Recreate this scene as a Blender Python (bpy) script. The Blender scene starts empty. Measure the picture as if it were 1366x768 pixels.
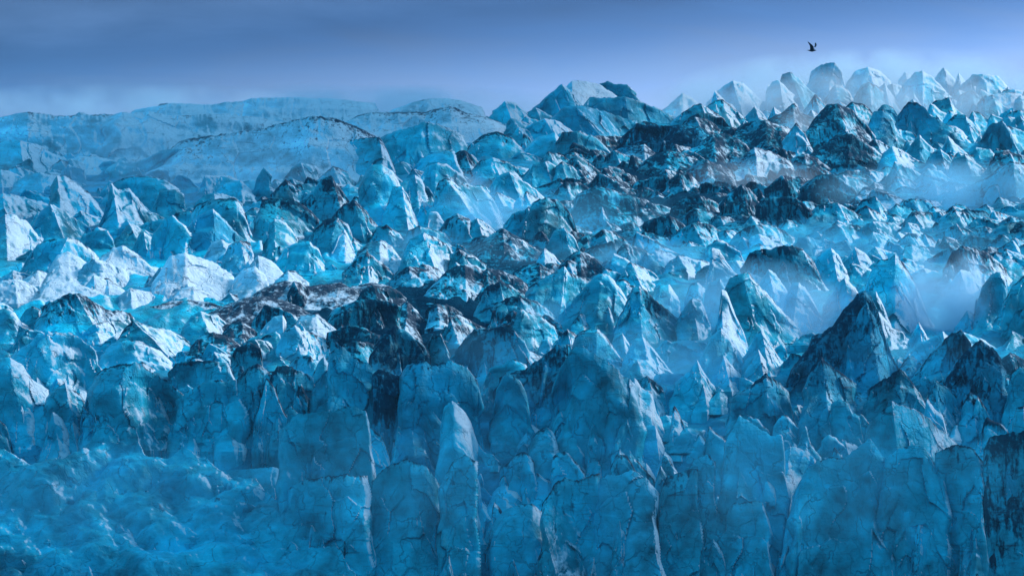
import bpy, bmesh, math, random
import numpy as np

S = bpy.context.scene
COL = S.collection
# ------------------------------------------------------------------ camera
F_PX, CX, CY, Y_HOR = 6498.0, 683.0, 384.0, 150.0          # a 12 degree lens on a 1366 x 768 frame, looking 2 degrees down
PITCH = math.atan((CY - Y_HOR) / F_PX)
cam_data = bpy.data.cameras.new("camera")
cam = bpy.data.objects.new("camera", cam_data)
COL.objects.link(cam)
S.camera = cam
cam.location = (0, 0, 0)
cam.rotation_euler = (math.radians(90) - PITCH, 0, 0)
cam_data.sensor_width = 36
cam_data.lens = 36 * F_PX / 1366
cam_data.clip_start, cam_data.clip_end = 1, 20000

# ------------------------------------------------------------------ world, sun, exposure
S.view_settings.view_transform = 'Standard'
S.view_settings.look = 'None'
S.view_settings.exposure = 0.35
S.view_settings.gamma = 1
S.view_settings.use_curve_mapping = False
S.render.engine = 'CYCLES'
S.cycles.use_denoising = True
S.cycles.volume_bounces = 4
S.cycles.max_bounces = 6
S.cycles.diffuse_bounces = 3
S.cycles.volume_step_rate = 2.0
S.cycles.volume_max_steps = 128

SUN_EL, SUN_AZ = math.radians(31), math.radians(62)         # azimuth clockwise from the view direction: from the right, a little behind the ice


def nd(nt, kind, **kw):
    n = nt.nodes.new(kind)
    for k, v in kw.items():
        if k.startswith('i_'):
            n.inputs[k[2:].replace('_', ' ')].default_value = v
        else:
            setattr(n, k, v)
    return n


def math_node(nt, op, a, b=None, clamp=False):
    n = nt.nodes.new('ShaderNodeMath')
    n.operation = op
    n.use_clamp = clamp
    for i, x in enumerate((a, b)):
        if x is None:
            continue
        if isinstance(x, (int, float)):
            n.inputs[i].default_value = x
        else:
            nt.links.new(x, n.inputs[i])
    return n.outputs[0]


def ramp(nt, fac, stops, interp='LINEAR'):
    n = nt.nodes.new('ShaderNodeValToRGB')
    cr = n.color_ramp
    cr.interpolation = interp
    while len(cr.elements) < len(stops):
        cr.elements.new(0.5)
    for e, (p, c) in zip(cr.elements, stops):
        e.position = p
        e.color = (*c, 1) if len(c) == 3 else c
    if fac is not None:
        nt.links.new(fac, n.inputs[0])
    return n.outputs[0]


def mixc(nt, fac, a, b, blend='MIX'):
    n = nt.nodes.new('ShaderNodeMix')
    n.data_type = 'RGBA'
    n.blend_type = blend
    n.clamp_factor = True
    for i, x in ((0, fac), (6, a), (7, b)):
        if isinstance(x, (int, float)):
            n.inputs[i].default_value = x
        elif isinstance(x, tuple):
            n.inputs[i].default_value = (*x, 1)
        else:
            nt.links.new(x, n.inputs[i])
    return n.outputs[2]


world = bpy.data.worlds.new("World")
S.world = world
world.use_nodes = True
nt = world.node_tree
nt.nodes.clear()
w_out = nd(nt, 'ShaderNodeOutputWorld')
bg = nd(nt, 'ShaderNodeBackground')
nt.links.new(bg.outputs[0], w_out.inputs[0])
sky = nd(nt, 'ShaderNodeTexSky', sky_type='NISHITA', sun_disc=False, sun_elevation=SUN_EL, sun_rotation=SUN_AZ,
         air_density=1.6, dust_density=0.4, ozone_density=3.0)
tc = nd(nt, 'ShaderNodeTexCoord')
sep = nd(nt, 'ShaderNodeSeparateXYZ')
nt.links.new(tc.outputs['Generated'], sep.inputs[0])
# cloud bank low over the ice: long flat streaks
mp = nd(nt, 'ShaderNodeMapping')
mp.inputs['Scale'].default_value = (16, 16, 80)
nt.links.new(tc.outputs['Generated'], mp.inputs[0])
cn = nd(nt, 'ShaderNodeTexNoise', i_Scale=1.0, i_Detail=5.0, i_Roughness=0.55, i_Distortion=0.4)
nt.links.new(mp.outputs[0], cn.inputs['Vector'])
mp2 = nd(nt, 'ShaderNodeMapping')
mp2.inputs['Scale'].default_value = (3.2, 3.2, 3.2)
nt.links.new(tc.outputs['Generated'], mp2.inputs[0])
cn2 = nd(nt, 'ShaderNodeTexNoise', i_Scale=1.0, i_Detail=4.0, i_Roughness=0.5)
nt.links.new(mp2.outputs[0], cn2.inputs['Vector'])
e = math_node(nt, 'ADD', sep.outputs['Z'], math_node(nt, 'MULTIPLY', math_node(nt, 'SUBTRACT', cn.outputs[0], 0.5), 0.022))
right = math_node(nt, 'MULTIPLY', sep.outputs['X'], 0.075)
e = math_node(nt, 'SUBTRACT', e, right)
t = math_node(nt, 'DIVIDE', math_node(nt, 'ADD', e, 0.004), 0.034, True)
bank = ramp(nt, t, [(0.0, (0.34, 0.47, 0.76)), (0.18, (0.30, 0.44, 0.74)), (0.48, (0.105, 0.21, 0.46)), (0.74, (0.056, 0.135, 0.32)), (1.0, (0.095, 0.19, 0.39))], 'B_SPLINE')
streak = math_node(nt, 'ADD', math_node(nt, 'MULTIPLY', cn.outputs[0], 1.3), 0.35)
bank = mixc(nt, 1.0, bank, streak, 'MULTIPLY')
side = math_node(nt, 'ADD', math_node(nt, 'MULTIPLY', sep.outputs['X'], 2.2), 0.93)
bank = mixc(nt, 1.0, bank, side, 'MULTIPLY')
# higher up: broken overcast in front of the Nishita sky
skyc = mixc(nt, 1.0, sky.outputs[0], (0.10,) * 3, 'MULTIPLY')
deck = ramp(nt, cn2.outputs[0], [(0.3, (0.06, 0.46, 0.88)), (0.7, (0.20, 0.75, 1.22))])
over = mixc(nt, 0.72, skyc, deck)
up = math_node(nt, 'DIVIDE', math_node(nt, 'SUBTRACT', sep.outputs['Z'], 0.04), 0.16, True)
fin = mixc(nt, up, bank, over)
# the cloud behind the photographer is thicker and darker
back = math_node(nt, 'MULTIPLY', math_node(nt, 'SUBTRACT', 0.25, sep.outputs['Y']), 1.1, True)
dk = math_node(nt, 'SUBTRACT', 1.0, math_node(nt, 'MULTIPLY', back, 0.45))
fin = mixc(nt, 1.0, fin, dk, 'MULTIPLY')
fin = mixc(nt, 1.0, fin, (10.0,) * 3, 'MULTIPLY')
nt.links.new(fin, bg.inputs[0])
bg.inputs[1].default_value = 0.1

sun_d = bpy.data.lights.new("sun", 'SUN')
sun_d.energy = 3.0
sun_d.angle = math.radians(14)
sun_d.color = (0.93, 0.97, 1.0)
sun = bpy.data.objects.new("sun", sun_d)
COL.objects.link(sun)
sun.rotation_euler = (math.radians(90) - SUN_EL, 0, -SUN_AZ + math.pi)
sun.location = (200, 500, 400)

# ------------------------------------------------------------------ helpers
RNG = np.random.default_rng(7)
_PERM = np.random.default_rng(3).permutation(256)
_PERM = np.concatenate([_PERM, _PERM, _PERM])
_G = np.array([[1, 1, 0], [-1, 1, 0], [1, -1, 0], [-1, -1, 0], [1, 0, 1], [-1, 0, 1], [1, 0, -1], [-1, 0, -1],
               [0, 1, 1], [0, -1, 1], [0, 1, -1], [0, -1, -1], [1, 1, 0], [-1, 1, 0], [0, -1, 1], [0, -1, -1]], float)


def perlin(p):
    """gradient noise at points p (..., 3), about -1 to 1"""
    i = np.floor(p).astype(int)
    f = p - i
    i &= 255
    u = f * f * f * (f * (f * 6 - 15) + 10)
    out = 0
    for dx in (0, 1):
        wx = u[..., 0] if dx else 1 - u[..., 0]
        for dy in (0, 1):
            wy = u[..., 1] if dy else 1 - u[..., 1]
            for dz in (0, 1):
                wz = u[..., 2] if dz else 1 - u[..., 2]
                h = _PERM[_PERM[_PERM[(i[..., 0] + dx) & 255] + ((i[..., 1] + dy) & 255)] + ((i[..., 2] + dz) & 255)] & 15
                g = _G[h]
                out = out + wx * wy * wz * (g[..., 0] * (f[..., 0] - dx) + g[..., 1] * (f[..., 1] - dy) + g[..., 2] * (f[..., 2] - dz))
    return out


def fbm(p, octaves=3, gain=0.5):
    a, s = 1.0, 0
    for k in range(octaves):
        s = s + a * perlin(p * 2.03 ** k + 17.3 * k)
        a *= gain
    return s


def ridged(p, octaves=2):
    """scalloped: round hollows that meet in sharp edges"""
    a, s = 1.0, 0
    for k in range(octaves):
        s = s + a * (0.35 - np.abs(perlin(p * 2.1 ** k + 31.7 * k)))
        a *= 0.5
    return s


def _h(a, b, k):
    return _PERM[_PERM[(a + k * 37) & 255] + (b & 255)]


def flakes(x, z, cell, seed):
    """broken plates: every cell of an uneven net is a plane of its own, set in or out and tilted"""
    gx, gz = x / cell + seed * 7.31, z / (cell * 1.5) + seed * 3.17
    ix, iz = np.floor(gx).astype(int), np.floor(gz).astype(int)
    best = np.full(np.shape(x), 9.0)
    out = np.zeros(np.shape(x))
    for a in (-1, 0, 1):
        for b in (-1, 0, 1):
            cxi, czi = (ix + a) & 255, (iz + b) & 255
            h1, h2, h3 = _h(cxi, czi, 1), _h(cxi, czi, 2), _h(cxi, czi, 3)
            dx = gx - (ix + a) - (.15 + .7 * h1 / 255)
            dz = gz - (iz + b) - (.15 + .7 * h2 / 255)
            r = dx * dx + dz * dz
            val = 0.30 * (h3 / 127.5 - 1) + 0.75 * ((h1 ^ 85) / 127.5 - 1) * dx + 0.6 * ((h2 ^ 51) / 127.5 - 1) * dz
            m = r < best
            best = np.where(m, r, best)
            out = np.where(m, val, out)
    return out * cell


_cp, _sp = math.cos(PITCH), math.sin(PITCH)


def ray(px, py, D):
    """the world point at depth D (metres ahead) on the line of sight of a place in the photograph"""
    a = (np.asarray(px, float) - CX) / F_PX
    b = -(np.asarray(py, float) - CY) / F_PX
    dy = _cp + b * _sp
    dz = -_sp + b * _cp
    k = D / dy
    return np.stack([a * k, np.broadcast_to(D, np.shape(k)) * 1.0, dz * k], -1)


GY = [60, 100, 120, 150, 200, 300, 400, 500, 600, 700, 850, 920]
GD = [3400, 2900, 2500, 2150, 1850, 1560, 1400, 1290, 1250, 1225, 1190, 1175]


def ground_depth(y):
    return np.interp(y, GY, GD)


def make_mesh(name, verts, faces, mat, attrs, sharp=None, smooth=True):
    me = bpy.data.meshes.new(name)
    n, m = len(verts), len(faces)
    me.vertices.add(n)
    me.vertices.foreach_set('co', np.ascontiguousarray(verts, np.float32).ravel())
    me.loops.add(m * 4)
    me.loops.foreach_set('vertex_index', np.ascontiguousarray(faces, np.int32).ravel())
    me.polygons.add(m)
    me.polygons.foreach_set('loop_start', np.arange(0, m * 4, 4, dtype=np.int32))
    me.update(calc_edges=True)
    me.polygons.foreach_set('use_smooth', np.full(m, smooth))
    for k, v in attrs.items():
        at = me.attributes.new(k, 'FLOAT', 'POINT')
        at.data.foreach_set('value', np.ascontiguousarray(v, np.float32).ravel())
    if sharp:
        me.set_sharp_from_angle(angle=math.radians(sharp))
    me.materials.append(mat)
    o = bpy.data.objects.new(name, me)
    COL.objects.link(o)
    return o


def grid_faces(nr, nc):
    i = np.arange((nr - 1) * (nc - 1))
    r, c = i // (nc - 1), i % (nc - 1)
    a = r * nc + c
    return np.stack([a, a + 1, a + nc + 1, a + nc], -1)


# ------------------------------------------------------------------ materials
def ice_material():
    m = bpy.data.materials.new("glacier_ice")
    m.use_nodes = True
    t = m.node_tree
    t.nodes.clear()
    out = nd(t, 'ShaderNodeOutputMaterial')
    b = nd(t, 'ShaderNodeBsdfPrincipled')
    t.links.new(b.outputs[0], out.inputs[0])
    geo = nd(t, 'ShaderNodeNewGeometry')
    pos = geo.outputs['Position']

    def noise(scale, detail, rough=0.55, dist=0.0, vec=None, squash=None):
        v = vec if vec is not None else pos
        if squash:
            mm = nd(t, 'ShaderNodeMapping')
            mm.inputs['Scale'].default_value = squash
            t.links.new(v, mm.inputs[0])
            v = mm.outputs[0]
        n = nd(t, 'ShaderNodeTexNoise', i_Scale=scale, i_Detail=detail, i_Roughness=rough, i_Distortion=dist)
        t.links.new(v, n.inputs['Vector'])
        return n.outputs[0]

    def attr(name):
        a = nd(t, 'ShaderNodeAttribute', attribute_name=name)
        return a.outputs['Fac']

    big = noise(0.055, 3)
    mid = noise(0.22, 5, 0.6)
    fine = noise(1.3, 6, 0.65)
    strata = noise(0.42, 6, 0.65, 1.2, squash=(0.16, 0.16, 2.0))      # thin layers, nearly level, in the old ice
    runs = noise(0.8, 4, 0.6, 0.3, squash=(1.0, 1.0, 0.16))         # melt-water runs down the faces
    # fresh blue ice
    blue = ramp(t, attr('tone'), [(0.0, (0.40, 0.72, 0.86)), (0.35, (0.06, 0.57, 0.76)), (0.58, (0.0, 0.53, 0.71)), (0.78, (0.0, 0.45, 0.59)), (1.0, (0.0, 0.30, 0.45))])
    v = math_node(t, 'ADD', math_node(t, 'MULTIPLY', big, 1.5), math_node(t, 'MULTIPLY', mid, 0.8))
    v = math_node(t, 'ADD', math_node(t, 'MULTIPLY', math_node(t, 'SUBTRACT', v, 1.15), 1.5), 0.95)
    blue = mixc(t, 1.0, blue, v, 'MULTIPLY')
    # weathered white crust plus painted sunlight: whiter on faces turned right and up
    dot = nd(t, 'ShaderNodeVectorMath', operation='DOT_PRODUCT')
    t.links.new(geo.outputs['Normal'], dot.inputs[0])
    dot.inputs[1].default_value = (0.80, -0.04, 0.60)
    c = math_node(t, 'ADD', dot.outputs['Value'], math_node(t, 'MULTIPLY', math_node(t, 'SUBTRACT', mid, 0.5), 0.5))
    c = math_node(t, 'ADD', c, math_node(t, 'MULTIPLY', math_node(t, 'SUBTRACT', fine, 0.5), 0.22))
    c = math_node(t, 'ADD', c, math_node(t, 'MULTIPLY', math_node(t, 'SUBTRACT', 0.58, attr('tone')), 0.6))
    c = math_node(t, 'ADD', c, math_node(t, 'MULTIPLY', math_node(t, 'SUBTRACT', geo.outputs['Pointiness'], 0.5), 2.0))  # convex edges whitened: frost and painted highlights along the crests
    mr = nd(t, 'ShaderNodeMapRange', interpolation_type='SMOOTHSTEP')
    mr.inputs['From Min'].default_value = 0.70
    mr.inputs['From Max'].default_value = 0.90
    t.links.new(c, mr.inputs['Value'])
    sunlit_crust = mixc(t, fine, (0.56, 0.68, 0.78), (0.82, 0.86, 0.89))
    col = mixc(t, mr.outputs[0], blue, sunlit_crust)
    # layers and runs
    sl = nd(t, 'ShaderNodeMapRange', interpolation_type='SMOOTHSTEP')
    sl.inputs['From Min'].default_value = 0.56
    sl.inputs['From Max'].default_value = 0.72
    t.links.new(strata, sl.inputs['Value'])
    lay = math_node(t, 'MULTIPLY', sl.outputs[0], math_node(t, 'ADD', math_node(t, 'MULTIPLY', attr('dirt'), 1.5), 0.06), True)
    col = mixc(t, lay, col, (0.010, 0.05, 0.085))
    rl = nd(t, 'ShaderNodeMapRange', interpolation_type='SMOOTHSTEP')
    rl.inputs['From Min'].default_value = 0.55
    rl.inputs['From Max'].default_value = 0.75
    t.links.new(runs, rl.inputs['Value'])
    run = math_node(t, 'MULTIPLY', rl.outputs[0], math_node(t, 'ADD', math_node(t, 'MULTIPLY', attr('dirt'), 1.1), 0.10), True)
    col = mixc(t, run, col, (0.010, 0.045, 0.075))
    # cracks: a stretched, bent net of thin dark-blue lines, only here and there
    wn = nd(t, 'ShaderNodeTexNoise', i_Scale=0.25, i_Detail=3.0)
    t.links.new(pos, wn.inputs['Vector'])
    wv = nd(t, 'ShaderNodeVectorMath', operation='MULTIPLY_ADD')
    t.links.new(wn.outputs['Color'], wv.inputs[0])
    wv.inputs[1].default_value = (7, 7, 7)
    t.links.new(pos, wv.inputs[2])
    cm = nd(t, 'ShaderNodeMapping')
    cm.inputs['Scale'].default_value = (1.0, 1.0, 0.45)
    t.links.new(wv.outputs[0], cm.inputs[0])
    vo = nd(t, 'ShaderNodeTexVoronoi', feature='DISTANCE_TO_EDGE', i_Scale=0.16)
    t.links.new(cm.outputs[0], vo.inputs['Vector'])
    ck = nd(t, 'ShaderNodeMapRange', interpolation_type='SMOOTHSTEP')
    ck.inputs['From Min'].default_value = 0.035
    ck.inputs['From Max'].default_value = 0.006
    t.links.new(vo.outputs['Distance'], ck.inputs['Value'])
    where = math_node(t, 'MULTIPLY', math_node(t, 'SUBTRACT', mid, 0.47), 7.0, True)
    col = mixc(t, math_node(t, 'MULTIPLY', math_node(t, 'MULTIPLY', ck.outputs[0], where), 0.5), col, (0.0, 0.045, 0.10))
    # rock dust carried by the glacier
    dn = math_node(t, 'ADD', math_node(t, 'MULTIPLY', mid, 0.34), math_node(t, 'MULTIPLY', fine, 0.20))
    dn = math_node(t, 'ADD', dn, math_node(t, 'MULTIPLY', runs, 0.46))
    th = math_node(t, 'SUBTRACT', 0.69, math_node(t, 'MULTIPLY', attr('dirt'), 0.38))
    dm = nd(t, 'ShaderNodeMapRange', interpolation_type='SMOOTHSTEP')
    t.links.new(dn, dm.inputs['Value'])
    t.links.new(th, dm.inputs['From Min'])
    t.links.new(math_node(t, 'ADD', th, 0.14), dm.inputs['From Max'])
    grit = mixc(t, fine, (0.0, 0.006, 0.022), (0.0, 0.022, 0.052))
    dirtf = math_node(t, 'MULTIPLY', dm.outputs[0], 0.93)
    col = mixc(t, dirtf, col, grit)
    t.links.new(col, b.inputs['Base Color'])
    ro = math_node(t, 'ADD', 0.42, math_node(t, 'MULTIPLY', mr.outputs[0], 0.3))
    ro = math_node(t, 'ADD', ro, math_node(t, 'MULTIPLY', dirtf, 0.25))
    t.links.new(ro, b.inputs['Roughness'])
    t.links.new(math_node(t, 'MULTIPLY', math_node(t, 'SUBTRACT', 1.0, dirtf), 0.09), b.inputs['Specular IOR Level'])
    bp = nd(t, 'ShaderNodeBump', i_Strength=0.8, i_Distance=0.5)
    hgt = math_node(t, 'ADD', fine, math_node(t, 'MULTIPLY', strata, 0.55))
    hgt = math_node(t, 'ADD', hgt, math_node(t, 'MULTIPLY', runs, 0.45))
    hgt = math_node(t, 'SUBTRACT', hgt, math_node(t, 'MULTIPLY', ck.outputs[0], 0.5))
    t.links.new(hgt, bp.inputs['Height'])
    t.links.new(bp.outputs[0], b.inputs['Normal'])
    return m


ICE = ice_material()
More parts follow.
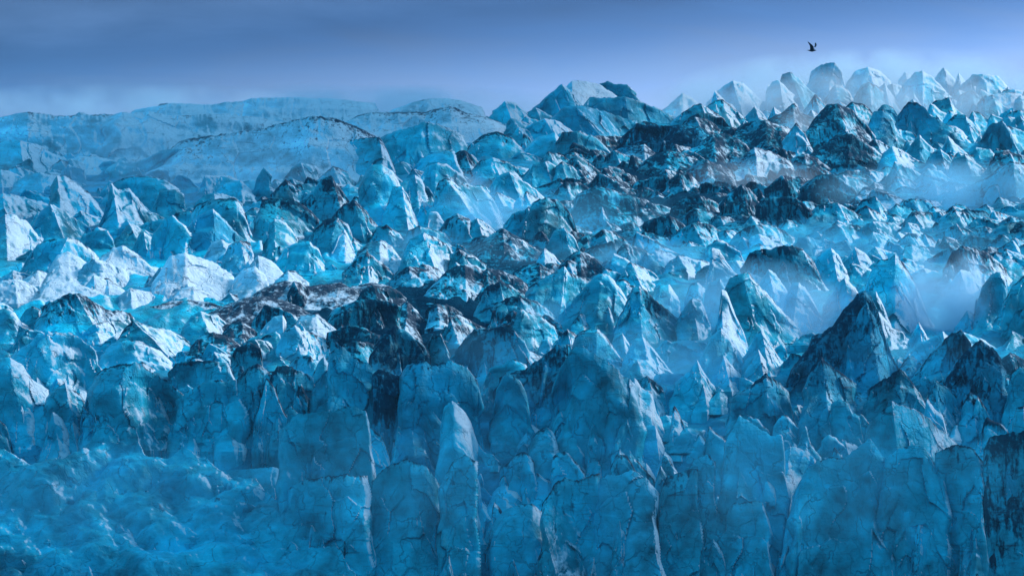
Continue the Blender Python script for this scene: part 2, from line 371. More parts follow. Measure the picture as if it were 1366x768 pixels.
# one line per serac: tile | base y | face type (@foot of the arete) | blueness | dirt | crest outline | words for it
TILES = {'A': (0, 100), 'B': (456, 100), 'C': (910, 40), 'D': (0, 300), 'E': (456, 300), 'F': (910, 300),
         'G': (0, 512), 'H': (456, 512), 'I': (910, 512)}
SERACS = """
A|345|W|.45|.25|-60,200 -30,180 10,168 60,155 110,148 170,156 250,165 330,160 420,158 485,160|long pale ice ridge with a dark broken rim at the left end of the skyline
A|345|W|.3|.1|440,165 480,150 600,150 700,165 820,160 850,155 1000,165 1140,190 1230,215|long white snow-like ridge with two blue hollows below the misty left skyline
A|250|W|.3|.05|540,140 640,122 700,113 840,120 900,110 970,108 1000,95 1130,90 1230,92 1366,100 1500,112|pale skyline ridge of ice fading into mist left of the streaked arch
A|175|W|.1|.9|620,140 640,117 670,112 697,125|small grey-brown knob of dirty ice on the pale left skyline
A|430|W|.25|.42|690,290 720,262 900,235 1010,222 1100,200 1180,178 1240,168 1300,170 1366,182 1440,215 1500,245|*the streaked arch|long arched ice ridge streaked with grey dirt, dark line along its crest
A|425|R@560|.6|.05|440,365 480,340 520,360 580,335 640,305 700,298 770,300 820,345 865,400|broad smooth ice slab with a blue broken end, left of the rounded blue block
A|415|F|1|.1|808,335 830,305 860,292 890,310 915,360 922,405|*the rounded blue block|rounded deep blue ice block standing alone on pale ice under the streaked arch
A|425|R@285|.8|0|240,400 275,358 300,365 335,375|
A|600|W@250|.4|.15|200,450 228,402 260,405 330,450 380,500 412,550|
A|625|F|.75|.05|405,590 425,510 450,490 490,540 497,620|
A|630|R@480|.45|.25|430,490 445,425 470,455 520,455 560,510 600,560 625,585|
A|550|D|.5|.25|440,440 500,410 590,405 660,420 715,455|
A|570|R@700|.65|.05|600,560 640,465 700,458 735,475 742,540|
A|665|R@260|.75|.05|130,600 160,550 200,518 240,535 300,570 360,610 395,620|
A|745|W|.35|0|-60,610 20,560 60,560 110,590 150,640 168,690|large pale smooth ice mound at the left edge of the photo
A|585|W|.45|.05|-40,520 10,470 35,475 110,495 190,515 230,540|
A|450|W|.45|.05|-40,400 0,380 40,385 90,410 140,430|
A|400|W|.4|.1|-40,290 0,265 80,262 150,280 230,320 300,350|
A|400|W|.35|.05|260,340 330,325 400,330 480,345 540,370|
A|470|W|.35|.05|60,430 100,400 160,390 220,405 240,440|
A|720|R@350|.7|.15|315,670 330,640 375,622 430,620 450,650 460,690|
A|615|D|.5|.5|690,575 700,550 760,542 795,560|
A|680|D|.55|.4|765,545 790,515 850,500 905,488 950,495 980,550 1000,640|tall domed ice block with a black-rimmed top, behind the blue-faced pyramid
A|725|R@865|.9|.06|733,690 740,630 770,580 820,545 850,533 880,560 930,620 985,665|*the blue-faced pyramid|ice pyramid with a flat deep blue left face and a pale right slope
A|755|F|.5|.1|600,690 610,635 660,570 690,560 745,605|rough-faced pillow of pale blue ice leaning on the blue-faced pyramid
A|745|R|.6|.1|530,690 560,630 575,627 605,650|
A|655|R|.6|.05|520,635 545,610 600,585 660,575|
A|530|R|.6|.4|1080,480 1115,445 1140,420 1180,440 1260,435 1290,470|
A|650|D|.65|.5|1037,560 1045,500 1100,490 1190,505 1240,540 1280,585|
A|590|R|.6|.6|1195,510 1250,465 1285,412 1325,403 1355,450 1400,510|
A|735|R@1100|.6|.1|1060,700 1075,600 1100,575 1140,590 1170,620 1192,660|*the white-sided horn|upright white-sided ice horn with a narrow blue left face and rounded tip
A|730|R@1300|.6|.4|1237,660 1260,610 1310,575 1350,570 1390,600 1410,650|
A|800|R@1190|.55|.1|1100,750 1140,695 1175,672 1240,668 1275,695 1290,740|
A|495|F|.7|.05|1010,480 1025,410 1055,370 1085,400|
A|445|R|.6|.1|1140,410 1165,370 1200,350 1260,365 1290,395|
A|475|R@830|.45|.05|800,445 820,400 850,400 920,405 955,420|
A|505|W|.4|.05|860,465 900,430 960,420 1005,460|
D|210|R@190|.6|.25|82,190 110,130 150,80 200,58 270,52 330,75 375,110 395,130|*the whaleback dome|broad whaleback dome of white ice with a dark blue left side
D|240|W|.1|.05|190,180 230,120 270,108 320,130 360,170 372,215|small bright white dome in front of the whaleback dome
D|220|W|.2|.2|365,190 400,130 450,95 490,80 540,110 600,160 625,195|
D|315|W|0|.05|610,230 650,170 680,125 740,115 800,130 870,160 935,205 945,240|*the brightest white hump|brightest broad white hump of ice, lit on top, in the left half
D|325|W|0|.1|690,290 720,255 770,245 820,265 880,300|low white ice hump at the foot of the brightest white hump
D|305|W|.15|.1|910,280 935,215 975,175 1020,165 1060,200 1075,235|
D|195|R|.45|.35|885,140 915,85 960,60 1000,75 1015,120|
D|235|W|.15|.1|1000,160 1030,120 1080,140 1135,195|
D|175|W|.25|.1|810,135 850,65 890,55 920,80 975,140|
D|260|W|.35|.25|1110,215 1150,180 1180,185 1240,235|
D|315|W|.1|.1|-40,240 0,225 60,215 100,225 150,255 170,290|
D|245|W|.15|.2|100,215 150,180 220,200 250,225|
D|320|W|.05|.1|150,265 200,225 300,230 380,260 440,290|
D|285|W|.1|.3|340,250 380,215 430,212 490,255|
D|340|W|.2|.2|470,290 520,250 600,270 680,310|
D|470|R@420|.7|.5|160,330 200,310 250,288 300,272 350,290 420,335 520,350 540,380|wide blue ice block with a sooty black left end above the smooth blue slab
D|430|F|.7|.3|80,375 100,340 130,325 165,340|
D|445|R|.55|.15|180,410 200,370 215,335 240,370 272,425|
D|475|D|.6|.05|-60,345 20,335 60,350 90,400 100,450|
D|710|F|.6|.05|45,520 110,480 150,435 200,430 280,430 340,470 380,500 392,540|*the smooth blue slab|big smooth pale blue ice slab with a frosted right shoulder
D|505|R|.55|.1|345,480 355,440 385,425 455,460|
D|520|R@670|.8|.3|470,460 500,410 530,380 620,410 680,420 720,440 770,475|
D|600|D|.55|.2|405,520 440,480 490,458 560,465 640,505 690,550|
D|900|F|.85|.35|380,600 420,570 490,555 540,548 580,570 640,610 690,640 745,690|*the broad stained wall|broad dark blue ice wall with dirty streaks and a rim sloping to the right
D|900|R|.8|.25|185,690 220,650 260,630 320,680 385,745|
D|910|D|.65|.08|-80,570 -20,535 40,530 90,560 130,620 195,660|tall rounded blue ice column at the left edge, pale rim down its right side
D|670|F|.7|.4|670,590 710,550 770,545 830,540 910,555 930,580|
D|650|R|.35|.2|540,560 570,545 620,580 645,610|
D|905|F|.8|.2|700,700 760,660 800,640 830,625 880,620 960,620|
D|570|W|.6|.75|760,490 800,445 850,430 900,440 960,480|
D|490|W|.5|.9|890,430 920,395 970,388 1020,420|
D|630|F|.7|.6|920,530 945,490 1000,470 1040,490 1050,540|
D|480|W|.35|.1|1020,455 1060,400 1100,365 1130,360 1145,390|
D|500|W|.25|.05|1175,400 1200,365 1265,348 1310,390 1353,425|*the frosted tongue|frosted pale ice slab with a rounded tongue, among dark dirty ice
D|550|R|.5|.2|1110,470 1140,425 1180,402 1215,430 1225,460|
D|905|F|.8|.45|930,640 970,590 1030,548 1070,590 1110,620|
D|900|F|.8|.55|1070,620 1110,560 1150,560 1240,600 1265,620|
D|630|R|.6|.45|1160,550 1200,520 1240,518 1262,560|
D|905|R|.75|.15|1240,620 1270,560 1295,525 1320,570 1355,640|
D|420|W|.3|.85|800,370 880,330 960,295 1040,285 1130,300 1210,330|*the long sooty bank|long low bank of soot-black dirty ice right of the brightest white hump
D|430|F|.7|.5|1010,380 1060,320 1120,330 1180,360|
D|340|W|.2|.55|1020,270 1080,240 1150,220 1240,245 1366,230 1450,280|
D|345|W|.25|.6|600,330 680,305 760,300 840,310 900,330|
B|210|W|.25|.15|200,140 280,110 340,95 430,95 500,110 560,130|
B|270|W|.2|.4|25,185 60,165 105,152 250,150 340,148 400,130 440,125 490,150 560,165 620,185|long pale grey ridge on the skyline, sooty at its right end
B|385|R@270|.65|.15|155,250 200,230 280,205 330,192 380,195 430,215 490,245|
B|330|W|.45|.4|-110,310 -60,230 0,190 30,200 75,240|
B|440|W|.5|.3|-80,340 0,275 50,255 155,252 200,340 215,390|
B|410|W|.4|.15|270,385 320,330 380,310 450,305|
B|400|R|.6|.95|405,350 440,320 490,296 530,330 545,350|
B|610|D|.55|.15|75,430 100,380 125,355 160,360 200,385 225,420 245,470|*the domed tower|tall domed ice tower with a pale rounded cap, mist behind it
B|620|R|.5|.1|180,520 205,450 240,445 270,490 290,580|
B|525|R|.5|.1|250,470 270,420 290,398 320,420 330,440|
B|475|R@370|.6|.1|310,420 340,365 380,350 420,360 490,410 510,440|
B|610|R@560|.65|.3|370,480 385,430 410,408 470,440 560,450 600,490 645,570|
B|340|D|.6|.45|490,300 560,240 620,225 680,250 710,285|
B|450|R|.6|.35|520,380 550,345 600,330 660,345 700,370 716,400|
B|520|R|.65|.05|590,450 620,400 670,390 720,420 780,460 810,490|
B|550|D|.3|.02|690,510 710,488 740,488 762,515|
B|450|R|.65|.15|740,400 765,350 810,342 850,360 870,400|
B|450|R|.65|.25|850,370 880,345 920,360 962,410|
B|195|R|.55|.05|600,145 650,108 690,112 740,150|
B|165|R@930|.75|.05|770,130 820,85 880,37 910,60 960,120|*the blue summit peak|sharp blue ice peak on the skyline beside a white dome
B|145|W|.15|.02|895,50 920,22 980,25 1030,40 1080,70 1100,85|white rounded dome on the skyline right of the blue summit peak
B|120|F|.75|.1|1030,35 1060,27 1090,35 1140,40 1180,75|
B|205|R@1150|.75|.1|975,110 990,90 1060,95 1130,85 1180,100 1250,130 1320,165|
B|255|R@1040|.8|.1|840,170 890,130 930,123 990,130 1060,150 1180,185|wide blue ice hill with mist at its foot below the blue summit peak
B|265|R|.45|.05|715,225 760,195 810,175 860,185 940,235|
B|185|R|.7|.05|740,150 775,130 830,160|
B|345|R@950|.65|.25|865,260 880,230 940,225 1010,245 1060,290 1085,330|
B|325|R|.4|.6|990,245 1040,245 1090,260 1130,300|
B|335|D|.55|.05|745,280 780,250 850,230 880,270|
B|305|R|.7|.6|715,290 725,232 755,255 770,290|
B|325|F|.85|.6|1100,265 1130,240 1180,195 1250,205 1340,200 1430,205 1470,235|*the dark blue shelf|wide dark blue ice block with a sooty top, right of centre
B|410|W|.5|1|1195,355 1240,320 1300,300 1366,310 1430,340|
B|355|W|.15|.2|1125,320 1160,285 1210,280 1250,310|
B|440|R|.6|.5|900,350 940,320 960,330 1010,370 1050,400|
B|390|R|.6|.2|1050,330 1090,300 1140,320 1200,360|
B|610|D@1060|.65|.7|925,500 950,470 1000,450 1050,450 1110,470 1180,490|*the black-capped block|large ice block with a black dirt cap on its left and bright blue right side
B|690|R@800|.65|.3|745,560 760,510 820,490 880,510 920,560 945,640|
B|665|F|.65|.15|645,600 680,560 745,530 765,570|
B|615|R|.5|.1|1025,590 1040,525 1065,580|
B|700|R|.6|.35|1000,650 1040,618 1090,625 1140,665|
B|750|R|.7|.1|830,660 850,620 890,608 930,650 955,710|
B|750|W|.5|.8|550,670 600,635 640,613 700,645 780,700|*the grey-black peak|low grey-black peaked mound of dirty ice near the centre
B|795|W|.3|.1|780,740 810,690 850,720 885,767|
B|810|W|.5|1|870,760 910,720 950,700 1010,730 1065,785|black heap of dirty ice left of the bright little horn
B|815|L|.25|.05|1070,790 1085,712 1130,730 1175,765|bright little ice horn with a sharp left edge, right of a black heap
B|730|R|.65|.4|990,690 1020,680 1080,665 1110,690|
B|795|R|.6|.45|1100,700 1130,675 1190,690 1250,720 1285,755|
B|680|R|.6|.45|-40,570 10,510 50,500 100,545 145,605|
B|605|R|.6|.05|300,570 320,508 360,520 430,555|
B|655|W|.15|.05|340,630 350,550 380,545 410,590|
B|665|D|.4|.5|385,620 420,575 460,555 510,575 520,600|
B|665|R|.45|.1|510,590 540,570 590,600 628,640|
B|685|R|.55|.4|120,640 140,605 180,600 240,640|
B|745|W|.2|.05|-40,720 -10,620 10,600 40,680 55,720|
B|795|R|.55|.2|430,720 470,700 530,720 580,760|
B|560|R|.6|.6|1180,560 1220,510 1280,520 1340,545|
B|660|R|.6|.5|1200,600 1250,570 1310,560 1370,600|
B|480|R|.6|.6|1180,440 1230,410 1300,400 1380,430|
B|520|R|.65|.35|850,470 890,430 950,430 1000,460|
E|205|R|.5|.2|240,120 270,60 330,35 390,55 440,95|
E|205|W|.15|.05|350,170 365,90 385,88 412,150|
E|215|W|.25|.35|60,110 100,75 150,60 200,85 240,140 270,165|
E|240|R@110|.45|.55|15,180 60,130 100,108 160,150 210,200|
E|275|W|.3|.5|185,230 220,185 270,167 340,175 395,215|
E|315|W|.35|.6|345,260 400,200 450,165 490,155 540,170 600,200|
E|305|W|.4|.85|540,200 580,175 640,185 700,205 740,235|
E|255|W|.45|.55|680,190 730,160 790,155 850,185|
E|385|R@660|.7|.35|545,290 580,250 630,228 680,245 720,270 750,295|
E|425|R|.6|.25|600,330 660,290 710,285 780,310 840,350 885,380|
E|525|R|.65|.05|700,330 760,355 800,370 850,410 865,450|
E|385|R@870|.65|.2|745,250 800,210 860,180 890,165 905,190 990,230|
E|435|R@1010|.6|.1|890,340 960,260 1000,210 1040,195 1070,200 1110,250 1140,300|
E|475|R@1200|.75|.6|1105,380 1140,300 1160,250 1190,245 1230,280 1290,330 1370,395|*the black-tipped fang|leaning ice fang with a black tip and a long lit right edge
E|365|D|.6|.1|1250,300 1270,240 1310,240 1345,290|
E|265|R|.6|.1|1095,240 1120,205 1170,200 1250,235|
E|435|R|.4|.05|1158,420 1172,345 1200,370 1217,410|
E|445|F|.7|1|-40,340 60,300 150,300 240,325|
E|335|W|.3|.7|-60,300 30,250 120,228 190,245 255,290|
E|415|W|.35|.5|220,330 260,305 300,340 335,390|
E|415|W|.2|.1|340,400 350,340 385,315 420,345 432,385|white ice knob standing up from black dirty ice left of centre
E|515|W|.3|.2|240,420 255,370 290,400 320,450 328,490|
E|475|R|.45|.2|420,430 430,360 470,360 530,390 585,415|
E|505|F|.7|.9|-60,430 20,402 80,410 165,445|
E|605|F|.75|.5|125,490 160,440 210,400 260,430 335,485|
E|585|F|.65|.2|330,500 360,440 395,435 420,490 442,540|
E|605|F|.8|.95|450,510 490,460 530,415 585,415 610,440|
E|625|F|.7|.1|550,480 590,415 640,402 690,420 730,460 750,505|*the half-black dome|rounded blue ice dome next to a black stained wall at the centre
E|525|D|.35|.02|782,500 800,458 825,455 843,485|
E|525|R|.5|.3|845,490 870,450 900,415 945,445|
E|445|R|.6|.25|915,400 950,355 1000,365 1055,415|
E|615|R@1010|.7|.25|930,450 960,420 1020,415 1050,440 1100,510 1150,575|
E|1000|F|.8|.3|232,600 260,560 320,545 360,560 440,545 500,570 540,620 558,690|*the arched front wall|arched blue ice wall with a dark stained left half and a pale right rim
E|990|F|.8|.7|122,600 150,575 232,605|
E|1000|F|.75|.2|-50,510 0,485 40,520 100,550 138,585|
E|730|F|.6|.1|568,630 590,570 640,560 690,537 740,560|
E|800|F|.75|.6|630,610 740,570 820,510 860,480 915,480|
E|1005|F|.7|.1|840,650 870,580 920,490 960,485 1000,510 1060,545 1110,590 1190,650|*the tall blue buttress|tall smooth blue ice buttress with a stepped top, below the centre
E|1020|D|.65|.05|862,700 890,640 935,615 962,665|
E|765|W|.2|.05|638,740 645,625 660,622 700,690 724,740|thin lit ice fin slanting down beside the arched front wall
E|825|R|.55|.05|742,760 770,670 790,670 810,755|
E|665|R|.6|.15|1140,590 1180,535 1220,540 1260,580 1305,635|
E|750|R|.6|.5|1110,660 1160,630 1220,600 1280,650 1295,695|
E|605|R|.5|.1|1125,535 1170,455 1200,445 1250,500 1315,585|
E|560|R|.5|.1|1060,520 1090,440 1120,430 1160,500|
H|720|D@470|.7|.12|392,180 410,90 440,65 480,95 510,140 545,240|rounded ice column with a small white cap below the arched front wall
C|345|W|.2|.05|-70,315 -20,270 0,255 40,275 75,305|
C|355|R|.35|.05|95,295 130,250 165,225 200,205 240,210 285,250|
C|405|R|.5|.25|-30,355 40,305 75,293 110,315 170,355|
C|395|R|.5|.3|90,310 140,280 160,278 200,310 255,355|
C|345|R|.4|.1|225,320 235,265 260,250 285,270 302,305|
C|355|R|.45|.1|330,320 335,240 360,205 385,200 450,260|
C|325|R@490|.75|.15|390,210 400,180 430,170 465,190 500,230 540,265|*the blue tilted tooth|smooth blue tooth of ice tilted to the right on the skyline
C|275|L|.2|.02|506,205 515,165 560,135 610,130 635,165 652,220|*the pale faceted block|pale faceted ice block on the skyline below the gull
C|265|R|.15|.02|655,215 690,165 740,152 780,160 835,205|
C|365|R|.5|.4|490,315 530,258 560,285 605,335|
C|315|R|.4|.1|560,285 600,250 625,250 670,290|
C|405|W|.4|.75|330,365 400,330 440,293 460,295 470,330 520,345 565,345|
C|375|R|.4|.1|250,350 290,305 320,330 348,365|
C|495|W|.5|1|205,430 225,385 280,365 330,360 370,375 440,395|*the big black mound|big rounded black mound of dirt-covered ice below the misty skyline
C|545|W|.5|1|-30,505 50,470 120,415 180,415 250,450 275,485|
C|475|R|.6|.5|-50,405 20,380 80,400 115,435|
C|515|L@455|.3|.15|405,440 440,390 455,370 490,410 520,475|*the white spearhead|spearhead of ice with a white left face, right of the big black mound
C|505|R@690|.6|.85|495,410 530,350 580,300 620,295 680,320 730,370 780,430 820,480|*the sooty crag|big sooty black crag with a white right flank, below the skyline on the right
C|385|R|.6|.3|640,315 680,287 730,300 765,335|
C|345|R@760|.6|.35|688,270 715,220 745,208 780,225 820,260 875,315|
C|340|R|.45|.05|778,235 810,215 840,260 880,320|
C|305|R|.5|.2|808,230 840,215 905,235|
C|315|R@960|.45|.1|878,220 905,200 930,170 960,165 1000,190 1055,245|
C|245|R|.25|.02|862,205 890,165 930,190|
C|265|R|.2|.02|1000,205 1045,148 1095,205|
C|265|R|.2|.02|1083,230 1105,172 1132,205|
C|285|R@1230|.45|.05|1100,235 1160,180 1200,178 1260,185 1315,240|hazy blue flat-topped ice block near the right end of the skyline
C|485|R@830|.75|.15|743,380 765,325 800,318 830,340 860,400 895,455|rounded blue ice tooth with a dark right edge, right of the sooty crag
C|465|F|.75|.35|862,340 900,290 940,285 985,330 1040,370 1115,415|
C|335|R|.4|.05|913,305 925,255 968,320|
C|385|R|.6|.25|983,320 1010,285 1065,270 1090,310 1130,340|
C|345|R|.65|.35|1093,305 1110,260 1155,238 1185,260 1195,315|
C|355|R|.55|.35|1178,295 1210,265 1240,262 1305,315|
C|335|W|.35|.2|1185,266 1240,258 1310,250 1410,262|
C|445|R|.6|.4|1045,385 1090,340 1130,338 1160,370 1195,415|
C|505|F|.75|.1|1198,425 1230,380 1280,365 1310,400 1345,475|
C|485|R|.65|.3|1283,435 1300,380 1340,395 1410,425|
C|405|R|.6|.35|1138,365 1160,325 1190,330 1230,365|
C|400|R|.5|.3|1280,360 1310,330 1350,320 1420,340|
C|545|R@950|.65|.02|885,505 920,450 948,420 1005,475|
C|525|R|.5|.05|1028,495 1065,425 1100,460 1145,500|
C|565|R|.7|.05|973,545 1000,490 1030,475 1065,500 1085,540|
C|585|R|.65|.05|1068,550 1085,510 1130,500 1195,545|
C|535|R|.6|.05|1143,505 1170,470 1230,475 1265,515|
C|565|R@650|.55|.55|520,490 580,450 620,420 680,415 740,455 805,505|
C|565|R|.4|.1|798,495 840,465 900,490 965,540|
C|635|R|.6|.1|822,585 850,525 900,545 960,580 1025,615|
C|605|W|.2|.15|180,545 190,505 240,510 290,470 370,490 435,525|
C|585|W|.4|1|405,550 450,505 490,495 540,515 595,555|*the small black cone|small black dirt cone with a pale right foot, below the white spearhead
C|645|W|.45|1|10,570 60,520 100,518 150,545 205,595|
C|665|R|.45|.15|-70,615 -10,565 30,570 75,625|
C|775|R|.55|.4|145,695 190,650 240,620 270,640 300,670|
C|765|R|.6|.6|-40,695 20,665 70,660 145,695|
C|795|F|.65|.55|290,705 330,670 420,665 470,680 525,735|
C|685|R|.5|.4|345,625 400,580 470,590 565,615|
C|695|F|.65|.75|475,625 540,580 600,575 640,600 705,655|
C|655|R|.55|.15|610,615 640,578 700,590 740,625|
C|715|W|.45|.35|695,665 730,625 800,640 870,670 935,705|
C|755|R|.6|.3|685,725 720,680 770,665 815,715|
C|795|R|.6|.25|885,765 920,725 1000,730 1050,725 1075,765|
C|805|R|.45|.25|1040,745 1090,720 1150,740 1225,770|
C|705|W|.5|.15|1010,665 1100,640 1200,600 1260,560 1320,520 1410,560|
C|695|R|.6|.65|1185,625 1230,590 1300,565 1330,600 1370,645|
C|595|R|.6|.4|1210,565 1250,515 1310,495 1366,500 1430,520|
C|795|R|.6|.2|495,745 540,700 620,690 725,745|
C|840|R|.5|.15|700,800 760,765 840,770 900,800|
C|840|W|.5|.8|1260,800 1310,770 1360,765 1420,780|
C|850|R|.6|.35|560,810 620,775 700,780 760,815|
C|860|R|.6|.5|-30,810 40,770 110,775 180,820|
C|870|R|.6|.4|220,810 290,775 370,780 440,825|
F|235|L@130|.2|.1|103,205 120,85 150,100 180,150 215,200|
F|275|R@500|.6|.6|245,160 270,110 330,95 420,80 480,95 530,150 575,250|wide dark-topped ice hump with a lit right edge, above the notched spire
F|255|R|.35|.05|518,155 560,110 595,92 630,130 660,185|
F|185|R|.3|.02|638,160 690,90 730,110 760,145|
F|435|R@850|.5|.25|730,245 760,170 790,135 830,140 850,122 890,160 930,230 990,385|*the twin-tipped tower|tall twin-tipped ice tower with a black right tip, mist on its right
F|245|R@1160|.45|.55|1040,185 1080,105 1120,85 1160,95 1220,110 1295,175|
F|165|W|.4|.95|1178,115 1220,85 1270,95 1330,140|
F|445|R|.5|.02|1170,335 1200,240 1240,195 1270,185 1290,210 1300,265|pale blue ice column rising from mist near the right edge
F|285|R|.4|.05|1065,245 1110,180 1150,185 1195,255|
F|485|R|.6|.3|1280,315 1310,260 1345,220 1366,205 1440,240|
F|445|R|.45|.15|1085,415 1140,340 1185,365|
F|435|D|.55|.2|8,310 30,240 60,228 92,255|
F|455|R|.5|.15|-10,360 40,290 75,300 95,345|
F|405|R|.6|.15|83,285 110,225 150,212 175,255|
F|545|R@165|.3|.05|145,370 158,260 175,265 205,340 250,440 275,525|
F|505|R@320|.6|.25|163,270 190,215 240,195 265,195 310,250 370,310 455,395|
F|305|R|.45|.05|303,245 345,178 375,200 415,255|
F|435|L|.35|.05|408,305 440,230 465,225 510,280 550,355|
F|690|R@800|.85|.62|412,650 440,570 500,500 520,440 600,410 640,350 690,290 725,258 750,280 780,340 810,440 850,560 870,610|*the notched spire|tallest dark ice spire, jagged and notched near its tip, on the right
F|485|R|.35|.05|735,270 775,265 810,340 865,465|
F|645|R@165|.5|.2|82,510 120,440 155,412 190,450 240,530 295,625|
F|665|R|.35|.05|138,605 165,518 200,560 275,645|
F|605|R|.45|.15|250,525 290,440 315,418 350,470 415,565|
F|645|R|.35|.05|258,575 305,500 340,550 385,620|
F|745|R|.55|.05|-30,630 30,585 60,540 90,590 160,695|
F|900|R@350|.75|.35|185,695 260,650 335,598 370,620 425,665|
F|905|R@600|.75|.3|485,650 520,570 555,525 600,570 695,635|
F|800|F|.7|.35|740,660 830,600 870,570 925,635|
F|605|R|.4|.1|900,540 940,480 1000,450 1040,425 1065,445|
F|700|F|.75|.5|925,600 990,520 1060,450 1115,415 1155,475|
F|800|F|.85|.6|1055,610 1120,520 1190,458 1240,490 1275,535|*the layered crag|dark layered ice crag with a rounded point near the right edge
F|625|R|.6|.85|1255,555 1310,510 1355,530 1410,560|
F|905|R|.75|.3|980,690 1015,622 1060,650 1115,695|
F|905|R|.75|.15|1115,730 1150,670 1220,690 1285,745|
F|420|R|.4|.05|560,330 620,240 650,210 690,250 720,300|
F|480|R|.5|.1|440,480 480,440 520,430 570,470|
F|540|R|.4|.1|900,470 945,385 975,440 990,480|
I|905|F|.75|.15|168,240 200,180 230,125 260,140 310,185 350,205 400,205 410,270|*the white-nosed tower|square ice tower with a white slanting cap in the lower right
I|920|F|.75|.3|15,360 50,300 100,285 135,310|
I|1010|F|.75|.2|70,580 150,500 210,475 260,468 320,475 350,545|
I|1005|F|.75|.15|440,450 490,350 540,308 600,290 640,295 700,260 750,215 790,270 850,355 880,390|*the cracked cliff|widest smooth blue ice cliff at the lower right, split by a dark crack
I|700|F|.6|.1|395,285 430,255 500,260 535,305|
I|430|R|.6|.15|515,285 560,250 650,228 725,260|
I|905|R@930|.75|.2|735,175 790,110 840,75 900,90 960,115 1030,180 1100,240|
I|1000|F|.75|.1|800,305 860,262 925,242 970,250 1020,330 1060,385|
I|960|F|.75|.3|1010,275 1100,240 1150,250 1190,290 1215,335|
I|1020|D|.65|.05|960,490 1000,445 1050,455 1095,510|
I|310|D|.5|.1|1060,205 1090,160 1150,180 1240,185 1265,210|
I|1000|F|.85|.55|1205,265 1230,210 1300,195 1410,180|dark stained ice wall filling the lower right corner
I|905|R|.7|.1|1318,155 1335,95 1366,85 1430,110|
I|1030|R|.7|.05|975,725 1020,660 1080,680 1115,725|
I|1030|R|.7|.1|1115,710 1170,640 1195,660 1205,740|
H|905|F|.75|.1|-250,185 -180,125 -100,115 10,95 60,92 95,110 110,155|wide smooth blue ice wall with a small frosted tip above the rubble slope
H|570|D|.55|.1|593,445 620,415 655,402 700,420 738,458|
H|640|D|.65|.1|525,505 560,470 605,520|
H|1010|D|.65|.2|595,570 650,500 720,480 760,475 800,510 820,550|
H|1000|F|.75|.4|800,480 850,400 890,372 950,385 1030,355|
H|1005|F|.55|.08|980,530 1010,400 1060,360 1110,365 1160,345 1210,370 1240,400 1275,445|*the bright blue bastion|bright blue glowing ice bastion with a frosted rim at the bottom, right of centre
H|490|R|.4|.02|1190,385 1215,318 1240,350 1280,415|
H|1010|F|.85|.45|1265,450 1300,370 1366,345 1425,340|
H|425|R|.45|.02|1245,370 1290,265 1320,300 1335,350|
H|425|D|.45|.02|940,345 970,270 1010,248 1050,300 1070,345|
H|365|D|.5|.1|1015,285 1050,215 1090,205 1135,255|
H|385|R|.5|.1|1155,235 1200,170 1250,158 1280,225|
H|570|D|.65|.25|745,255 780,190 815,170 850,200 870,280 900,375|
H|910|D|.5|.02|145,725 165,665 200,642 240,655 280,670 325,655 360,710 425,770|pale lumpy block of fallen ice at the bottom, left of centre
H|1010|F|.75|.25|385,420 440,310 490,285 545,310|
H|500|F|.75|.3|640,330 690,290 730,270 770,310|
H|935|R|.6|.02|1252,770 1275,725 1300,720 1315,765|
H|1010|F|.8|.3|90,420 180,330 260,300 340,330 390,400|
G|620|D|.65|.15|770,375 840,345 960,345 1060,335 1110,335 1140,375|
G|1000|F|.75|.3|1145,425 1200,385 1300,370 1366,365 1470,365|
"""

QUAL = 1.0

# ------------------------------------------------------------------ the glacier between the seracs
DIRT_SPOTS = [(780, 330, 200, 60, .35), (1050, 250, 200, 60, .35), (620, 440, 160, 50, .3), (430, 280, 90, 40, .3), (480, 415, 150, 32, .8), (380, 415, 90, 16, .7), (930, 205, 110, 45, .9), (1000, 270, 160, 30, .7), (850, 240, 110, 40, .5),
              (560, 450, 120, 45, .7), (1120, 180, 60, 40, .8), (660, 340, 140, 40, .4), (1300, 330, 90, 30, .5), (700, 450, 60, 40, .4),
              (1330, 240, 60, 40, .5), (1150, 520, 120, 60, .3), (1320, 560, 80, 60, .5)]
TONE_SPOTS = [(270, 380, 190, 38, -.35), (80, 385, 120, 30, -.3), (200, 240, 330, 90, .12), (1100, 430, 150, 80, -.15), (650, 620, 800, 110, .2), (700, 220, 160, 50, .05)]


def spots(px, py, lst, base):
    v = np.full(np.shape(px), base)
    for x, y, rx, ry, a in lst:
        v = v + a * np.exp(-((px - x) / rx) ** 2 - ((py - y) / ry) ** 2)
    return v


